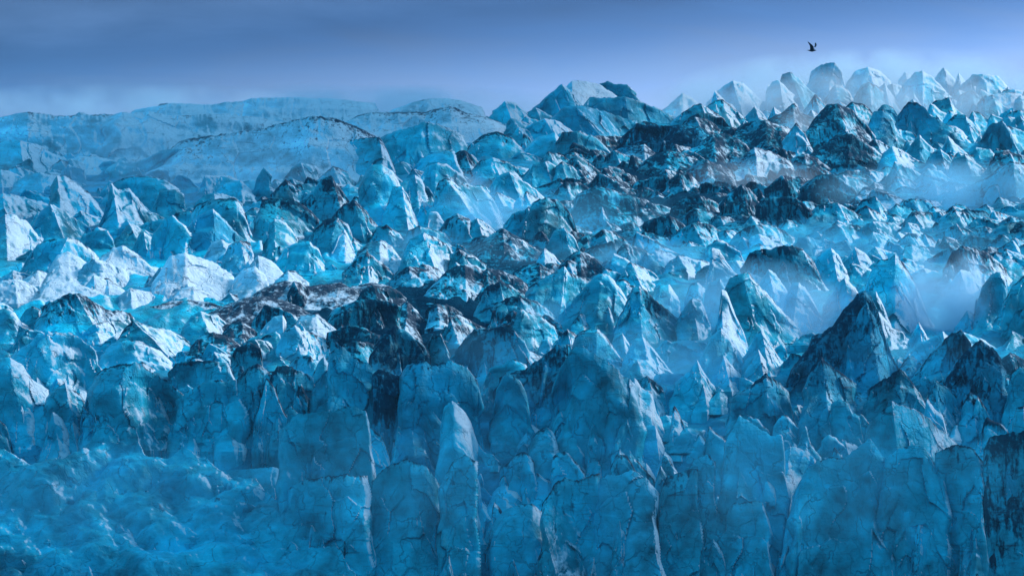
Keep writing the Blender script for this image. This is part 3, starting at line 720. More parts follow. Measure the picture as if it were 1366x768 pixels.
def build_ground():
    xs = np.arange(-420, 1790, 3.0)
    ys = np.concatenate([np.arange(905, 330, -2.6), np.arange(330, 98, -1.6)])
    PX, PY = np.meshgrid(xs, ys)
    sk = np.interp(PX, [-420, 0, 250, 450, 640, 780, 1000, 1366, 1790], [172, 172, 165, 160, 158, 150, 140, 130, 130])
    P = ray(PX, np.maximum(PY, sk), ground_depth(PY))
    q = P.copy()
    q[..., 2] *= 0.5
    q[..., 1] *= 0.7
    n = ridged(q / 22.0, 2) * 4.2 + np.abs(perlin(q / 40.0 + 5)) * 4.5 + ridged(q / 8.0, 2) * 1.5 + fbm(q / 4.0, 3) * 0.5
    P[..., 2] += n - 2.6 - np.clip((sk - PY) / 25, 0, 1) * 8
    P[..., 0] += fbm(q / 7.0 + 40, 2) * 1.2
    P[..., 1] -= np.clip(n, 0, 5) * 0.6
    # the far side runs on under the mist
    far = []
    last = P[-1].copy()
    for dD, dz in ((150, -6), (500, -25), (1500, -60), (3000, -90)):
        r = last.copy()
        r[:, 1] += dD
        r[:, 0] *= (last[:, 1] + dD) / last[:, 1]
        r[:, 2] += dz
        far.append(r)
    foot = P[0].copy()
    foot[:, 2] -= 25
    foot[:, 1] -= 4
    R = np.concatenate([foot[None], P, np.array(far)], 0)
    nr, nc = R.shape[:2]
    d = spots(PX, PY, DIRT_SPOTS, 0.26)
    tn = spots(PX, PY, TONE_SPOTS, 0.95)
    ext = lambda a: np.concatenate([a[:1], a, np.repeat(a[-1:], len(far), 0)], 0)
    parts = [(R.reshape(-1, 3), grid_faces(nr, nc), np.clip(ext(d), 0, 1).ravel(), np.clip(ext(tn), 0, 1).ravel())]
    rng = np.random.default_rng(11)
    for k in range(620):                                     # low broken pieces frozen into the surface
        x, y = rng.uniform(-200, 1570), 172 + 470 * rng.uniform(0, 1) ** 1.2
        w = rng.uniform(20, 64) * (0.8 + 0.5 * (y - 175) / 400)
        h = w * rng.uniform(.28, .62)
        px, py = outline(rng, x, y - h, w, h)
        sp = dict(px=px, py=py, yb=y, ty=str(rng.choice(['R', 'R', 'R', 'W', 'F'])), xa=None,
                  tone=float(np.clip(spots(x, y, TONE_SPOTS, .66) + rng.normal(0, .1), 0, 1)), dirt=float(np.clip(spots(x, y, DIRT_SPOTS, .12) * rng.uniform(.4, 1.1), 0, 1)))
        parts.append(shard(40000 + k, sp, float(ground_depth(y)), False))
    for k in range(640):
        x, y = rng.uniform(-200, 1570), rng.uniform(172, 320)
        if k >= 320:
            x, y = rng.uniform(680, 1570), rng.uniform(200, 375)
        w = rng.uniform(18, 58)
        h = w * rng.uniform(.25, .5)
        px, py = outline(rng, x, y - h, w, h)
        sp = dict(px=px, py=py, yb=y, ty=str(rng.choice(['R', 'R', 'R', 'W', 'F'])), xa=None,
                  tone=float(np.clip(spots(x, y, TONE_SPOTS, .68) + rng.normal(0, .12), 0, 1)), dirt=float(np.clip(spots(x, y, DIRT_SPOTS, .12) * rng.uniform(.4, 1.1), 0, 1)))
        parts.append(shard(80000 + k, sp, float(ground_depth(y)), False))
    for k in range(230):                                      # broken ice along the skyline and on the far slopes
        if k < 60:
            x, y = rng.uniform(965, 1430), rng.uniform(136, 175)
            w = rng.uniform(14, 40)
            h = w * rng.uniform(.5, 1.1)
        else:
            x, y = rng.uniform(-40, 640), rng.uniform(165, 240)
            w = rng.uniform(14, 54)
            h = w * rng.uniform(.22, .5)
        px, py = outline(rng, x, y - h, w, h)
        sp = dict(px=px, py=py, yb=y, ty='R', xa=None, tone=float(np.clip(rng.normal(.62, .12), 0, 1)), dirt=float(rng.uniform(.05, .35)))
        parts.append(shard(90000 + k, sp, float(ground_depth(y)), False))
    for k in range(420):                                      # slabs of the broken front
        x, y = rng.uniform(-160, 1540), rng.uniform(590, 900)
        w = rng.uniform(24, 64)
        h = w * rng.uniform(.8, 2.0)
        if x < 470 and y - h > 560:
            continue
        px, py = outline(rng, x, y - h, w, h)
        sp = dict(px=px, py=py, yb=y, ty=str(rng.choice(['R', 'F', 'F', 'D'])), xa=None, soft=.6, tone=float(np.clip(rng.normal(.70, .12), .4, 1)), dirt=float(rng.uniform(.05, .45)))
        parts.append(shard(60000 + k, sp, float(ground_depth(y)), True))
    V, Fc, dd, tt = join(parts)
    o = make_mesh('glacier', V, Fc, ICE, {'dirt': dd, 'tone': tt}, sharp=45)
    o['kind'] = 'structure'
    o['label'] = 'broken blue glacier surface between the ice peaks'


# ------------------------------------------------------------------ the seracs
SLOPE = {'S': 30, 'R': 66, 'L': 66, 'F': 79, 'W': 40, 'D': 64}
RECESS = {'S': (.06, .10), 'R': (.16, 1.25), 'L': (1.1, .22), 'F': (.10, .28), 'W': (.40, .95), 'D': (.5, .75)}


def smooth1(a, k):
    if k < 2:
        return a
    pad = np.concatenate([np.full(k, a[0]), a, np.full(k, a[-1])])
    ker = np.hanning(2 * k + 1)
    return np.convolve(pad, ker / ker.sum(), 'same')[k:-k]


def shard(idx, spec, D0=None, deep=True):
    """one broken block of ice with its crest where spec puts it: points, quads, dirt and blueness"""
    rng = np.random.default_rng(1000 + idx)
    px, py, yb, ty, xa, tone, dirt = spec['px'], spec['py'], spec['yb'], spec['ty'], spec['xa'], spec['tone'], spec['dirt']
    w_px = px[-1] - px[0]
    ia = int(np.argmin(py))
    x_ap = px[ia]
    h_px = yb - py[ia]
    nu = int(np.clip(w_px * 0.80 * QUAL, 18, 260))
    nv = int(np.clip(min(h_px, 260) * 0.72 * QUAL, 15, 200)) // 3 * 3
    seg = np.hypot(np.diff(px), np.diff(py)) + 1e-6
    s = np.concatenate([[0], np.cumsum(seg)])
    s /= s[-1]
    u = np.linspace(0, 1, nu)
    cx = np.interp(u, s, px)
    cy = np.interp(u, s, py)
    k = max(1, int(nu * (0.05 if ty in 'DWS' else 0.016)))
    cx, cy = smooth1(cx, k), smooth1(cy, k)
    cx[0], cx[-1] = px[0], px[-1]
    jag = (0.022 * min(h_px, 90) + 0.7) * (.6 if ty in 'SD' else 1)
    jn = np.stack([cx * 0.09, np.full(nu, idx * 3.7), np.full(nu, .5)], -1)
    edge = np.clip(np.minimum(u, 1 - u) * 8, 0, 1)
    cys = cy.copy()
    cy = cy - edge * jag * (fbm(jn, 4, 0.62) + 0.8 * np.abs(perlin(jn * 2.7 + 9)) - .1)
    ua = float(u[np.argmin(np.abs(cx - x_ap))])
    ua = min(max(ua, 0.06), 0.94)
    D0 = float(ground_depth(yb)) if D0 is None else D0
    mpp = D0 / F_PX
    hm = h_px * mpp
    # foot of the faces
    xm = 0.5 * (px[0] + px[-1])
    fan = 1.03 if ty != 'F' else 1.0
    bx = xm + (cx - xm) * fan
    if xa is None:
        xa = x_ap + {'R': .24, 'L': -.2, 'F': .03, 'W': .05, 'D': .04, 'S': 0}[ty] * w_px
    sh = xa - float(np.interp(ua, u, bx))
    bx = bx + sh * np.where(u < ua, u / ua, (1 - u) / (1 - ua))
    v = np.concatenate([np.linspace(0, 1, nv) ** 1.15, [1.35]])
    nvv = len(v)
    U, V = np.meshgrid(u, v)
    PXg = cx[None] * (1 - np.minimum(V, 1)) + bx[None] * np.minimum(V, 1)
    near = np.exp(-V / .14)
    PYg = (cy[None] * near + cys[None] * (1 - near)) * (1 - V) + yb * V
    PYg[-1] = yb + max(.35 * h_px, 28 if deep else 8)
    hloc = (yb - cy)[None] * mpp
    # depth
    wl, wr = (x_ap - px[0]) * mpp, (px[-1] - x_ap) * mpp
    tl = np.clip((ua - U) / ua, 0, 1)
    tr = np.clip((U - ua) / (1 - ua), 0, 1)
    p = 1.7 if ty == 'D' else 1.0
    rl, rr = RECESS[ty]
    rec = rl * wl * tl ** p + rr * wr * tr ** p
    rec = np.minimum(rec, 26)
    cot = 1 / math.tan(math.radians(SLOPE[ty] + rng.uniform(-4, 4)))
    # faces change their slope part of the way down
    vb = rng.uniform(.3, .6)
    prof = (1 - V) + 0.25 * np.maximum(0, vb - V) - 0.10 * np.maximum(0, V - vb)
    set_b = np.minimum(cot * hloc * prof, np.where(V < 2, 14 * prof, 14))
    vr = {'S': .2, 'D': .30, 'W': .16, 'F': .09, 'R': .10, 'L': .10}[ty]
    rr_m = {'S': .2, 'D': .34, 'W': .16, 'F': .10, 'R': .12, 'L': .12}[ty] * min(hm, 9)
    rnd = rr_m * np.clip(1 - V / vr, 0, 1) ** 2
    # creases: broken planes that meet in long edges
    fold = 0
    size = math.sqrt(max(w_px, 8) * max(min(h_px, 160), 8)) * mpp
    wm, zm = w_px * mpp, min(h_px, 170) * mpp
    X, Z = (U - .5) * wm, (V - .4) * zm
    if ty == 'S':
        K, gx, gz = 5, .10, .10
    elif ty == 'F':
        K, gx, gz = int(np.clip(wm / 4, 4, 9)), .62, .2
    elif ty in 'RL':
        K, gx, gz = 5, .34, .22
    else:
        K, gx, gz = 7, .40, .26
    pl = None
    for _ in range(K):
        c0, z0 = rng.uniform(-.5, .5) * wm, rng.uniform(-.45, .6) * zm
        g1, g2 = rng.normal(0, gx), rng.normal(0, gz)
        one = rng.uniform(-.03, .03) * size + g1 * (X - c0) + g2 * (Z - z0)
        pl = one if pl is None else np.maximum(pl, one)
    pl = pl - pl.mean()
    fold = -np.clip(pl, -.3 * size, .3 * size) * np.clip(V * 2.5 + .25, 0, 1)
    for _ in range(rng.integers(1, 4)):
        c, dd = rng.uniform(.2, .8), rng.uniform(-.5, .5)
        a = rng.uniform(.03, .09) * size
        fold = fold - a * (1 / (1 + np.exp(-(V - c - dd * (U - .5)) * 40)))
    # plates broken out of the faces
    fw = {'R': 1.0, 'L': 1.0, 'F': 1.0, 'W': .55, 'D': .45, 'S': .25}[ty]
    wx = X + 0.08 * size * perlin(np.stack([X / (.3 * size), Z / (.3 * size), np.full_like(X, idx * .77)], -1))
    wz = V * hloc + 0.08 * size * perlin(np.stack([X / (.3 * size) + 9, Z / (.3 * size), np.full_like(X, idx * .77)], -1))
    fw *= spec.get('soft', 1.0)
    fold = fold - fw * (0.48 * flakes(wx, wz, max(.26 * size, 1.6), idx) + 0.24 * flakes(wx, wz, max(.11 * size, 1.0), idx + 71)) * np.clip(V * 4 + .3, 0, 1)
    # the ends turn away and crumble
    turn = np.clip(1 - U / .08, 0, 1) ** 2 + np.clip(1 - (1 - U) / .08, 0, 1) ** 2
    Dg = D0 + rec + set_b + rnd + np.clip(fold, -.34 * size, .34 * size) + turn * min(.16 * wm, 5)
    en = np.clip(1 - U / .22, 0, 1) - np.clip(1 - (1 - U) / .22, 0, 1)
    wob = fbm(np.stack([V * min(hm, 40) / 11.0, np.full_like(V, idx * 1.3), U * 0 + np.sign(en)], -1), 2, .5)
    PXg = PXg + wob * np.abs(en) * (0.07 * w_px + 4) * np.clip(V * 5, 0, 1) - en * 0.10 * w_px * np.clip(V, 0, 1) ** 1.3
    Dg[-1] += 2.5 + (2.5 if deep else 1.0)
    Fr = ray(PXg, PYg, Dg)
    # the back falls away behind the crest
    nb = (nvv - 1) // 3
    T = max(0.55 * w_px * mpp, 0.5 * hm, 3.0)
    T = min(T, 30)
    wv = np.linspace(0, 1, nb + 1)[1:]
    cr = Fr[0]
    Bk = np.empty((nb, nu, 3))
    cen = cr[:, 0].mean()
    for j, q in enumerate(wv):
        Bk[j, :, 0] = cen + (cr[:, 0] - cen) * (1 - 0.12 * q)
        Bk[j, :, 1] = cr[:, 1] + T * q
        Bk[j, :, 2] = cr[:, 2] - (hloc[0] * 1.15) * q ** 1.25
    G = np.concatenate([Bk[::-1], Fr], 0)
    nr = len(G)
    # roughness along the normal
    du = np.gradient(G, axis=1)
    dv = np.gradient(G, axis=0)
    N = np.cross(dv, du)
    N /= np.linalg.norm(N, axis=-1, keepdims=True) + 1e-9
    N *= np.sign(-N[nb + nvv // 2, :, 1].sum() + 1e-9)
    q = G.copy() + np.array([idx * 13.7, idx * 5.1, 0])
    q[..., 2] *= 0.62
    vfull = np.concatenate([-wv[::-1], v])
    fade = np.clip(np.abs(vfull) / 0.16, 0, 1)[:, None] * 0.75 + 0.25
    a1 = min(0.045 * size, 0.8) * (0.6 if ty == 'W' else 1)
    L1 = max(0.55 * size, 3.0)
    disp = (a1 * ridged(q / L1, 2) + min(.03 * size, .3) * fbm(q / max(.2 * size, 1.4), 3) + 0.03 * perlin(q / 0.8)) * fade * spec.get('soft', 1.0)
    G = G + N * disp[..., None]
    # what lies on it
    rim = np.exp(-np.abs(vfull) * hm / 0.9)[:, None]
    patch = fbm(q / max(.5 * size, 2) + 70, 2)
    dm = dirt * (1.12 - 0.95 * np.clip(vfull, 0, 1)[:, None] * (1 - .55 * dirt)) + (0.30 + 0.45 * dirt) * rim
    dm = dm + 0.40 * spots(np.mean(px), np.mean(py) + 8, DIRT_SPOTS, 0)
    dm = np.clip(np.clip(dm, 0, .78) * (1 + 0.45 * patch) + 0.03, 0, .86) * np.ones_like(disp)
    tn = np.clip(tone + 0.10 * patch, 0, 1) * np.ones_like(disp)
    faces = grid_faces(nr, nu)
    # close the two ends between front and back
    ends = []
    for c in (0, nu - 1):
        fcol = [(nb + 3 * j) * nu + c for j in range(nb + 1)]
        bcol = [(nb - j) * nu + c for j in range(nb + 1)]
        for j in range(nb):
            qd = [fcol[j], fcol[j + 1], bcol[j + 1], bcol[j]]
            ends.append(qd if c == 0 else qd[::-1])
    faces = np.concatenate([faces[:, ::-1], np.array(ends)], 0)
    return G.reshape(-1, 3), faces, dm.ravel(), tn.ravel(), (u, cx, cy, v, Dg, cot)


def join(parts):
    V, Fc, d, t, n = [], [], [], [], 0
    for p in parts:
        V.append(p[0])
        Fc.append(p[1] + n)
        d.append(p[2])
        t.append(p[3])
        n += len(p[0])
    return np.concatenate(V), np.concatenate(Fc), np.concatenate(d), np.concatenate(t)


def outline(rng, x, top, w, h):
    k = rng.uniform()
    if k < .62:                                               # a blade: steep on the left, a long tail to the right
        a = rng.uniform(-.38, -.16)
        q = [(-.5, rng.uniform(.45, .9)), (a - .05, rng.uniform(.05, .16)), (a, 0), (a + .16, rng.uniform(.05, .16)), (a + .36, rng.uniform(.18, .36)),
             (.28, rng.uniform(.42, .6)), (.5, rng.uniform(.65, .95))]
    elif k < .85:                                             # a block with a broken, tilted top
        q = [(-.5, rng.uniform(.3, .7)), (-.42, rng.uniform(.05, .25)), (-.2, 0), (.02, rng.uniform(.0, .12)), (.2, rng.uniform(.12, .25)), (.36, rng.uniform(.25, .45)), (.5, rng.uniform(.6, .9))]
    else:                                                     # a leaning tooth
        a = rng.uniform(-.1, .25)
        q = [(-.5, rng.uniform(.7, 1)), (-.3, rng.uniform(.35, .6)), (a - .08, .06), (a, 0), (a + .1, rng.uniform(.1, .3)), (.34, rng.uniform(.4, .7)), (.5, rng.uniform(.7, 1))]
    q = np.array(q)
    q[:, 0] = np.maximum.accumulate(q[:, 0] + np.arange(len(q)) * 1e-3)
    return x + q[:, 0] * w, top + q[:, 1] * h


def build_serac(idx, spec):
    rng = np.random.default_rng(5000 + idx)
    main = shard(idx, spec)
    parts = [main]
    w = spec['px'][-1] - spec['px'][0]
    h = spec['yb'] - spec['py'].min()
    ty = spec['ty']
    u, cx, cy, v, Dg, cot = main[4]
    n = int(np.clip(w * min(h, 160) / 1700, 0, 4)) if w > 30 else 0
    if ty == 'F' and w > 30:
        n = int(np.clip(w * min(h, 170) / 850, 1, 9))
    if ty == 'S':
        n = 0
    if ty == 'W':
        n = min(n, 3)
    if ty == 'D':
        n = min(n, 2)
    for k in range(n):
        uu = rng.uniform(.1, .9)
        iu = int(uu * (len(u) - 1))
        hl = spec['yb'] - cy[iu]
        if hl < 12:
            continue
        fr = rng.uniform(.12, .6)
        top = cy[iu] + fr * hl
        hc = hl * (1 - fr)
        wc = min(w * rng.uniform(.2, .45), 1.5 * hc)
        if wc < 9:
            continue
        px, py = outline(rng, cx[iu], top, wc, min(hc, 1.6 * wc))
        t2 = str(rng.choice(['R', 'R', 'R', 'F', 'F']))
        iv = int(np.searchsorted(v, fr))
        c2 = 1 / math.tan(math.radians(SLOPE[t2]))
        dp = float(Dg[min(iv, len(v) - 1), iu])
        D0 = dp - min(c2 * hc * dp / F_PX, 12) * .85 - .4
        sub = dict(px=px, py=py, yb=spec['yb'], ty=t2, xa=None, tone=float(np.clip(spec['tone'] + rng.normal(0, .10), 0, 1)),
                   dirt=float(np.clip(spec['dirt'] * rng.uniform(.3, 1.2), 0, 1)))
        parts.append(shard(20000 + idx * 10 + k, sub, D0))
    V, Fc, d, t = join(parts)
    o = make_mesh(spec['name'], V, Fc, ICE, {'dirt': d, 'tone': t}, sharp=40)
    o['label'] = spec['label']
    o['category'] = spec['cat']
    o['group'] = spec['group']
    o['kind'] = 'thing'
    return o


def read_seracs():
    out = []
    for line in SERACS.strip().splitlines():
        tile, yb, ty, tone, dirt, pts, *words = line.split('|')
        words = '|'.join(words)
        ox, oy = TILES[tile]
        xa = None
        if '@' in ty:
            ty, xa = ty.split('@')
            xa = ox + float(xa) / 2.996
        P = np.array([[float(c) for c in p.split(',')] for p in pts.split()])
        if ty == 'W' and P[:, 0].max() - P[:, 0].min() > 2.6 * (float(yb) - P[:, 1].min()):
            ty = 'S'
        P = P[np.argsort(P[:, 0], kind='stable')]
        lm = None
        if words.startswith('*'):
            lm, words = words[1:].split('|') if '|' in words else (words[1:], '')
        out.append(dict(soft=.6 if tile in 'GHI' else .9, px=ox + P[:, 0] / 2.996, py=oy + P[:, 1] / 2.996, yb=oy + float(yb) / 2.996, ty=ty, xa=xa,
                        tone=float(np.clip(float(tone) + (.16 if tile == 'A' else (.15 if tile in 'BCEF' else -.06)) - (.34 if ty == 'S' else 0), 0, 1)), dirt=float(dirt), lm=lm, label=words))
    return out


def name_seracs(L):
    for s in L:
        w = s['px'][-1] - s['px'][0]
        h = s['yb'] - s['py'].min()
        i = int(np.argmin(s['py']))
        s['c'] = np.array([s['px'][i], s['py'][i] + min(h, 60) * .35])
        if s['dirt'] >= .85: col = 'soot-black'
        elif s['dirt'] >= .55: col = 'dirt-streaked'
        elif s['tone'] <= .2: col = 'white'
        elif s['tone'] <= .45: col = 'pale'
        elif s['tone'] <= .65: col = 'light blue'
        else: col = 'deep blue'
        big = 'small ' if w < 36 else ('big ' if w > 95 else '')
        if s['ty'] in 'WS': kind = 'ridge' if w > 3.2 * h else 'mound'
        elif s['ty'] == 'D': kind = 'dome'
        elif s['ty'] == 'F': kind = 'wall' if w > 60 else 'block'
        else: kind = 'pinnacle' if h > 0.85 * w else 'peak'
        s['name'] = 'ice_' + kind
        s['cat'] = 'ice ' + kind
        s['group'] = {'ridge': 'long ice ridges on the glacier', 'mound': 'ice mounds on the glacier', 'dome': 'rounded ice domes on the glacier',
                      'wall': 'ice walls at the glacier front', 'block': 'ice blocks on the glacier', 'pinnacle': 'pointed ice pinnacles on the glacier',
                      'peak': 'ice peaks on the glacier'}[kind]
        s['desc'] = f"{big}{col} ice {kind}"
    marks = [s for s in L if s['lm']]

    def rel(s, m):
        d = s['c'] - m['c']
        r = math.hypot(*d)
        near = 'just ' if r < 55 else ''
        if abs(d[0]) > abs(d[1]) * 1.3:
            return r, near + ('right of ' if d[0] > 0 else 'left of ') + m['lm']
        return r, near + ('below ' if d[1] > 0 else 'behind ') + m['lm']
    used = {s['label'] for s in L if s['label']}
    for s in L:
        if s['label']:
            continue
        rs = sorted((rel(s, m) for m in marks), key=lambda x: x[0])
        cands = [s['desc'] + ' ' + rs[0][1] + ', ' + rs[j][1].replace('just ', '') for j in range(1, 5)]
        cands = [c for c in cands if len(c.split()) <= 16] + [s['desc'] + ' ' + rs[j][1] for j in range(3)]
        for c in cands:
            if c not in used:
                s['label'] = c
                break
        else:
            s['label'] = cands[0] + ' again'
        used.add(s['label'])


LIST = read_seracs()
name_seracs(LIST)


def build_rubble():
    """the slope of crushed ice that has slid down in the lower left"""
    xs, ys = np.arange(-330, 540, 1.7), np.arange(905, 560, -1.7)
    PX, PY = np.meshgrid(xs, ys)
    top = np.interp(PX, [-330, 60, 130, 250, 330, 420, 470, 540], [606, 604, 596, 608, 632, 680, 760, 900])
    top = top + 26 * fbm(np.stack([PX / 55.0, PX * 0 + 3.3, PX * 0], -1), 3)
    D = np.interp(PY, [560, 905], [1240, 1148])
    P = ray(PX, np.maximum(PY, top), D)
    q = P * np.array([1, 1, .8])
    lump = np.abs(perlin(q / 16.0)) * 4.6 + np.abs(perlin(q / 6.5 + 7)) * 1.7 + ridged(q / 3.0 + 3, 2) * .5 + fbm(q / 1.0, 2) * .16
    P[..., 2] += lump - 1.2 - np.clip(top - PY, 0, 60) * .25
    P[..., 1] -= lump * .9
    n = fbm(q / 14.0, 3)
    parts = [(P.reshape(-1, 3), grid_faces(*PX.shape), np.clip(.16 + .25 * n, 0, 1).ravel(), np.clip(.80 + .22 * n, 0, 1).ravel())]
    rng = np.random.default_rng(21)
    for k in range(90):
        x, y = rng.uniform(-40, 470), rng.uniform(612, 800)
        w = rng.uniform(8, 34) * rng.uniform(.5, 1)
        h = w * rng.uniform(.4, .9)
        if y < np.interp(x, [60, 330, 470], [605, 632, 760]) + 6:
            continue
        px, py = outline(rng, x, y - h, w, h)
        sp = dict(px=px, py=py, yb=y, ty=str(rng.choice(['D', 'D', 'R'])), xa=None, tone=float(np.clip(rng.normal(.82, .1), 0, 1)), dirt=float(rng.uniform(0, .3)))
        parts.append(shard(70000 + k, sp, float(np.interp(y, [586, 905], [1232, 1148])) + 1.0, True))
    V, Fc, d, t = join(parts)
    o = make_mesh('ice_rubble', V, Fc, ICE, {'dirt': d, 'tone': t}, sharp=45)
    o['kind'] = 'stuff'
    o['label'] = 'slope of crushed lumpy blue ice in the lower left corner'
    o['category'] = 'ice rubble'


build_ground()
build_rubble()
for i, sp in enumerate(LIST):
    build_serac(i, sp)

# ------------------------------------------------------------------ the sea at the foot of the ice front (below the frame)
def build_sea():
    z = float(ray(683, 860, 1170)[2])
    m = bpy.data.materials.new("sea_water")
    m.use_nodes = True
    b = m.node_tree.nodes['Principled BSDF']
    b.inputs['Base Color'].default_value = (0.01, 0.04, 0.06, 1)
    b.inputs['Roughness'].default_value = 0.12
    n = nd(m.node_tree, 'ShaderNodeTexNoise', i_Scale=0.4, i_Detail=4.0)
    g = nd(m.node_tree, 'ShaderNodeNewGeometry')
    m.node_tree.links.new(g.outputs['Position'], n.inputs['Vector'])
    bp = nd(m.node_tree, 'ShaderNodeBump', i_Strength=0.4, i_Distance=0.5)
    m.node_tree.links.new(n.outputs[0], bp.inputs['Height'])
    m.node_tree.links.new(bp.outputs[0], b.inputs['Normal'])
    me = bpy.data.meshes.new('water')
    me.from_pydata([(-1400, -150, z), (1400, -150, z), (1400, 1250, z), (-1400, 1250, z)], [], [(0, 1, 2, 3)])
    me.materials.append(m)
    o = bpy.data.objects.new('water', me)
    COL.objects.link(o)
    o['kind'] = 'structure'
    return z


SEA_Z = build_sea()

# ------------------------------------------------------------------ the gull
def build_gull():
    D = 285.0
    c = ray(1083.0, 67.5, D)
    k = D / F_PX                                              # metres per photo pixel there
    bm = bmesh.new()
    # body: rings along its length, bill to the right, tail to the left
    st = [(-6.9, .25, .10, .55), (-5.6, .2, .22, .75), (-4.0, .05, .50, .70), (-2.2, -.15, .95, .95), (-.2, -.30, 1.25, 1.2), (1.8, -.22, 1.15, 1.1),
          (3.2, 0, .85, .8), (4.2, .16, .72, .65), (5.0, .12, .50, .45), (5.6, .0, .22, .2), (6.5, -.12, .06, .06)]
    rings = []
    for x, z, rz, ry in st:
        rings.append([bm.verts.new((x * k, ry * 1.25 * k * math.cos(a), (z + rz * 1.25 * math.sin(a)) * k)) for a in np.linspace(0, 2 * math.pi, 13)[:-1]])
    for a, b in zip(rings, rings[1:]):
        for i in range(12):
            bm.faces.new((a[i], a[(i + 1) % 12], b[(i + 1) % 12], b[i]))
    bm.faces.new(rings[0][::-1])
    bm.faces.new(rings[-1])
    # wings: both raised; the near one sweeps up and back, the far one up and forward
    def wing(stations):
        rg = []
        for (xl, xt, y, z, zt, th) in stations:               # leading x, trailing x, sideways, height at each edge, thickness
            mx, mz = (xl + xt) / 2, (z + zt) / 2
            rg.append([bm.verts.new((p[0] * k, p[1] * k, p[2] * k)) for p in
                       ((xl, y, z), (mx, y + th, mz + th * .6), (xt, y, zt), (mx, y - th, mz - th * .6))])
        for a, b in zip(rg, rg[1:]):
            for i in range(4):
                bm.faces.new((a[i], a[(i + 1) % 4], b[(i + 1) % 4], b[i]))
        bm.faces.new(rg[0][::-1])
        bm.faces.new(rg[-1])
    wing([(2.4, -2.4, -.3, .2, .2, .55), (2.6, -2.7, -2.2, 2.2, 1.8, .45), (2.3, -3.0, -4.6, 5.0, 4.4, .36), (.4, -3.4, -6.6, 7.2, 6.4, .28), (-2.6, -5.0, -8.6, 9.6, 8.9, .2), (-5.6, -6.6, -10.2, 11.6, 11.2, .12)])
    wing([(2.8, -1.8, .3, .2, .2, .7), (4.4, .2, 2.4, 2.6, 1.6, .6), (6.4, 2.4, 5.0, 5.0, 3.6, .55), (7.4, 3.9, 7.0, 7.4, 6.4, .5), (7.0, 4.2, 8.6, 9.2, 8.8, .42), (5.6, 4.4, 9.8, 10.4, 10.3, .3)])
    bmesh.ops.recalc_face_normals(bm, faces=bm.faces)
    me = bpy.data.meshes.new('gull')
    bm.to_mesh(me)
    bm.free()
    o = bpy.data.objects.new('gull', me)
    COL.objects.link(o)
    o.location = c
    md = o.modifiers.new('one_skin', 'REMESH')
    md.mode = 'VOXEL'
    md.voxel_size = 0.0065
    md.use_smooth_shade = True
    sm = o.modifiers.new('soften', 'SMOOTH')
    sm.iterations = 1
    m = bpy.data.materials.new('dark_plumage')
    m.use_nodes = True
    t = m.node_tree
    b = t.nodes['Principled BSDF']
    n = nd(t, 'ShaderNodeTexNoise', i_Scale=9.0, i_Detail=4.0)
    tcn = nd(t, 'ShaderNodeTexCoord')
    t.links.new(tcn.outputs['Object'], n.inputs['Vector'])
    t.links.new(mixc(t, n.outputs[0], (0.012, 0.03, 0.05), (0.03, 0.07, 0.10)), b.inputs['Base Color'])
    b.inputs['Roughness'].default_value = 0.8
    me.materials.append(m)
    o['label'] = 'dark gull flying with both wings raised above the misty skyline'
    o['category'] = 'bird'


build_gull()

# ------------------------------------------------------------------ air: an even haze, and mist lying in the hollows
def volume_material(name, density, color, aniso=0.15, puff=None):
    m = bpy.data.materials.new(name)
    m.use_nodes = True
    t = m.node_tree
    t.nodes.clear()
    out = nd(t, 'ShaderNodeOutputMaterial')
    v = nd(t, 'ShaderNodeVolumePrincipled')
    v.inputs['Color'].default_value = (*color, 1)
    v.inputs['Anisotropy'].default_value = aniso
    v.inputs['Density'].default_value = density
    t.links.new(v.outputs[0], out.inputs['Volume'])
    if puff:
        tcn = nd(t, 'ShaderNodeTexCoord')
        ln = nd(t, 'ShaderNodeVectorMath', operation='LENGTH')
        t.links.new(tcn.outputs['Object'], ln.inputs[0])
        fall = math_node(t, 'SUBTRACT', 1.0, math_node(t, 'MULTIPLY', ln.outputs['Value'], 1.0), True)
        fall = math_node(t, 'POWER', fall, 0.9)
        g = nd(t, 'ShaderNodeNewGeometry')
        n = nd(t, 'ShaderNodeTexNoise', i_Scale=puff, i_Detail=3.0, i_Roughness=0.55)
        t.links.new(g.outputs['Position'], n.inputs['Vector'])
        nn = math_node(t, 'MULTIPLY', math_node(t, 'SUBTRACT', n.outputs[0], 0.36), 3.6, True)
        oi = nd(t, 'ShaderNodeAttribute', attribute_type='OBJECT', attribute_name='thickness')
        d = math_node(t, 'MULTIPLY', math_node(t, 'MULTIPLY', fall, nn), oi.outputs['Fac'])
        t.links.new(d, v.inputs['Density'])
        wh = nd(t, 'ShaderNodeAttribute', attribute_type='OBJECT', attribute_name='whiteness')
        t.links.new(mixc(t, wh.outputs['Fac'], (0.24, 0.74, 0.97), (0.95, 0.96, 1.0)), v.inputs['Color'])
    return m


def build_haze():
    lo, hi = SEA_Z - 40.0, 60.0
    bm = bmesh.new()
    r = bmesh.ops.create_cube(bm, size=1)
    for vt in r['verts']:
        vt.co.x *= 3000
        vt.co.y = 3500 + vt.co.y * 7400
        vt.co.z = (lo + hi) / 2 + vt.co.z * (hi - lo)
    me = bpy.data.meshes.new('haze')
    bm.to_mesh(me)
    bm.free()
    me.materials.append(volume_material('haze', 0.000028, (0.22, 0.64, 1.0)))
    o = bpy.data.objects.new('haze', me)
    COL.objects.link(o)
    o['kind'] = 'stuff'


build_haze()
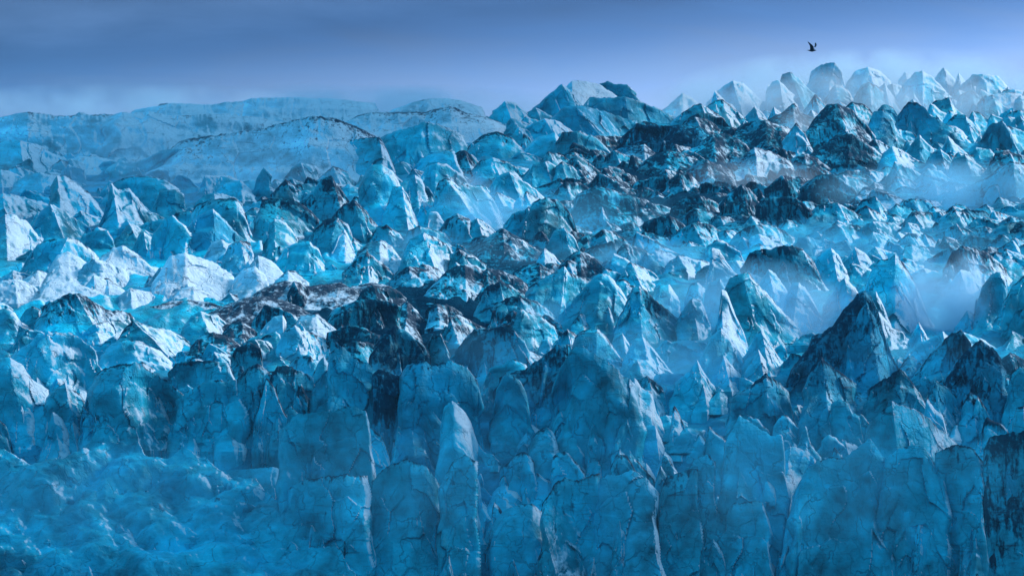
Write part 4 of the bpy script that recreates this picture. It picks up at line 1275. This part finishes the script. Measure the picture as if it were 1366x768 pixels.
# px, py, half width and half height in photo pixels, depth of the place it lies at (as a photo row), optical thickness
MIST = [(1262, 415, 80, 95, 440, 4.0, .5), (1080, 435, 120, 65, 445, 2.0), (1000, 410, 140, 70, 440, 1.3), (1200, 140, 260, 62, 160, 1.3), (970, 155, 150, 55, 160, 1.0), (1180, 130, 300, 70, 120, 3.0),
        (640, 290, 80, 45, 310, 1.2), (790, 290, 130, 50, 310, .7), (1260, 255, 190, 45, 275, 1.4), (1000, 240, 120, 30, 255, .5), (1150, 335, 240, 50, 345, .6),
        (200, 230, 330, 90, 260, .4), (120, 138, 280, 40, 224, .45), (430, 138, 200, 30, 200, .5), (560, 145, 240, 34, 140, 1.4), (150, 140, 300, 30, 112, .8), (900, 480, 150, 60, 510, .6), (690, 345, 90, 36, 350, 1.0), (570, 330, 70, 32, 335, .8), (860, 350, 100, 38, 360, 1.0), (760, 430, 90, 36, 440, .8), (660, 480, 90, 45, 500, .7), (620, 250, 60, 25, 255, .6), (880, 430, 90, 40, 440, .7), (480, 300, 60, 28, 305, .5), (660, 540, 150, 50, 560, .4),
        (430, 520, 140, 50, 560, .25), (1250, 480, 150, 40, 500, .35), (1080, 185, 90, 45, 175, 1.2),
        (150, 690, 320, 110, 760, .5), (520, 640, 300, 100, 905, .16, 0), (1050, 640, 380, 110, 905, .18, 0)]


def build_mist():
    mat = volume_material('mist', 0.01, (0.64, 0.85, 1.0), 0.1, puff=0.045)
    bm = bmesh.new()
    bmesh.ops.create_icosphere(bm, subdivisions=3, radius=1)
    me = bpy.data.meshes.new('mist')
    bm.to_mesh(me)
    bm.free()
    me.materials.append(mat)
    for px, py, rx, ry, yd, tau, *wh in MIST:
        D = float(ground_depth(yd))
        k = D / F_PX
        o = bpy.data.objects.new('mist', me)
        COL.objects.link(o)
        o.location = ray(px, py, D)
        dep = min(max(rx * k * 0.7, 10), 34)
        o.scale = (rx * k, dep, ry * k)
        o['thickness'] = tau / dep * 1.6
        o['whiteness'] = float(np.clip((tau - .8) / 2.6, 0, 1)) if py > 250 else .8
        if wh:
            o['whiteness'] = wh[0]
        o['kind'] = 'stuff'


def build_shade_clouds():
    """low cloud added overhead, out of frame, to keep the sun off the far left slopes and off the ice front"""
    mat = volume_material('shade_cloud_vapour', 0.05, (0.97, 0.98, 1.0), 0.3)  # unseen bodies, added for the shade they throw on the ice
    for loc, sc, seed in [((195, 2230, 200), (135, 520, 38), 3.1), ((330, 1372, 135), (290, 46, 15), 9.7)]:
        bm = bmesh.new()
        bmesh.ops.create_icosphere(bm, subdivisions=4, radius=1)
        co = np.array([vt.co[:] for vt in bm.verts])
        r = 1 + 0.22 * fbm(co * 2.2 + seed, 3)
        for vt, c, k in zip(bm.verts, co, r):
            vt.co = c * k * np.array(sc)
        me = bpy.data.meshes.new('shade_cloud')
        bm.to_mesh(me)
        bm.free()
        me.materials.append(mat)
        o = bpy.data.objects.new('shade_cloud', me)
        COL.objects.link(o)
        o.location = loc
        o['kind'] = 'stuff'


build_mist()
build_shade_clouds()
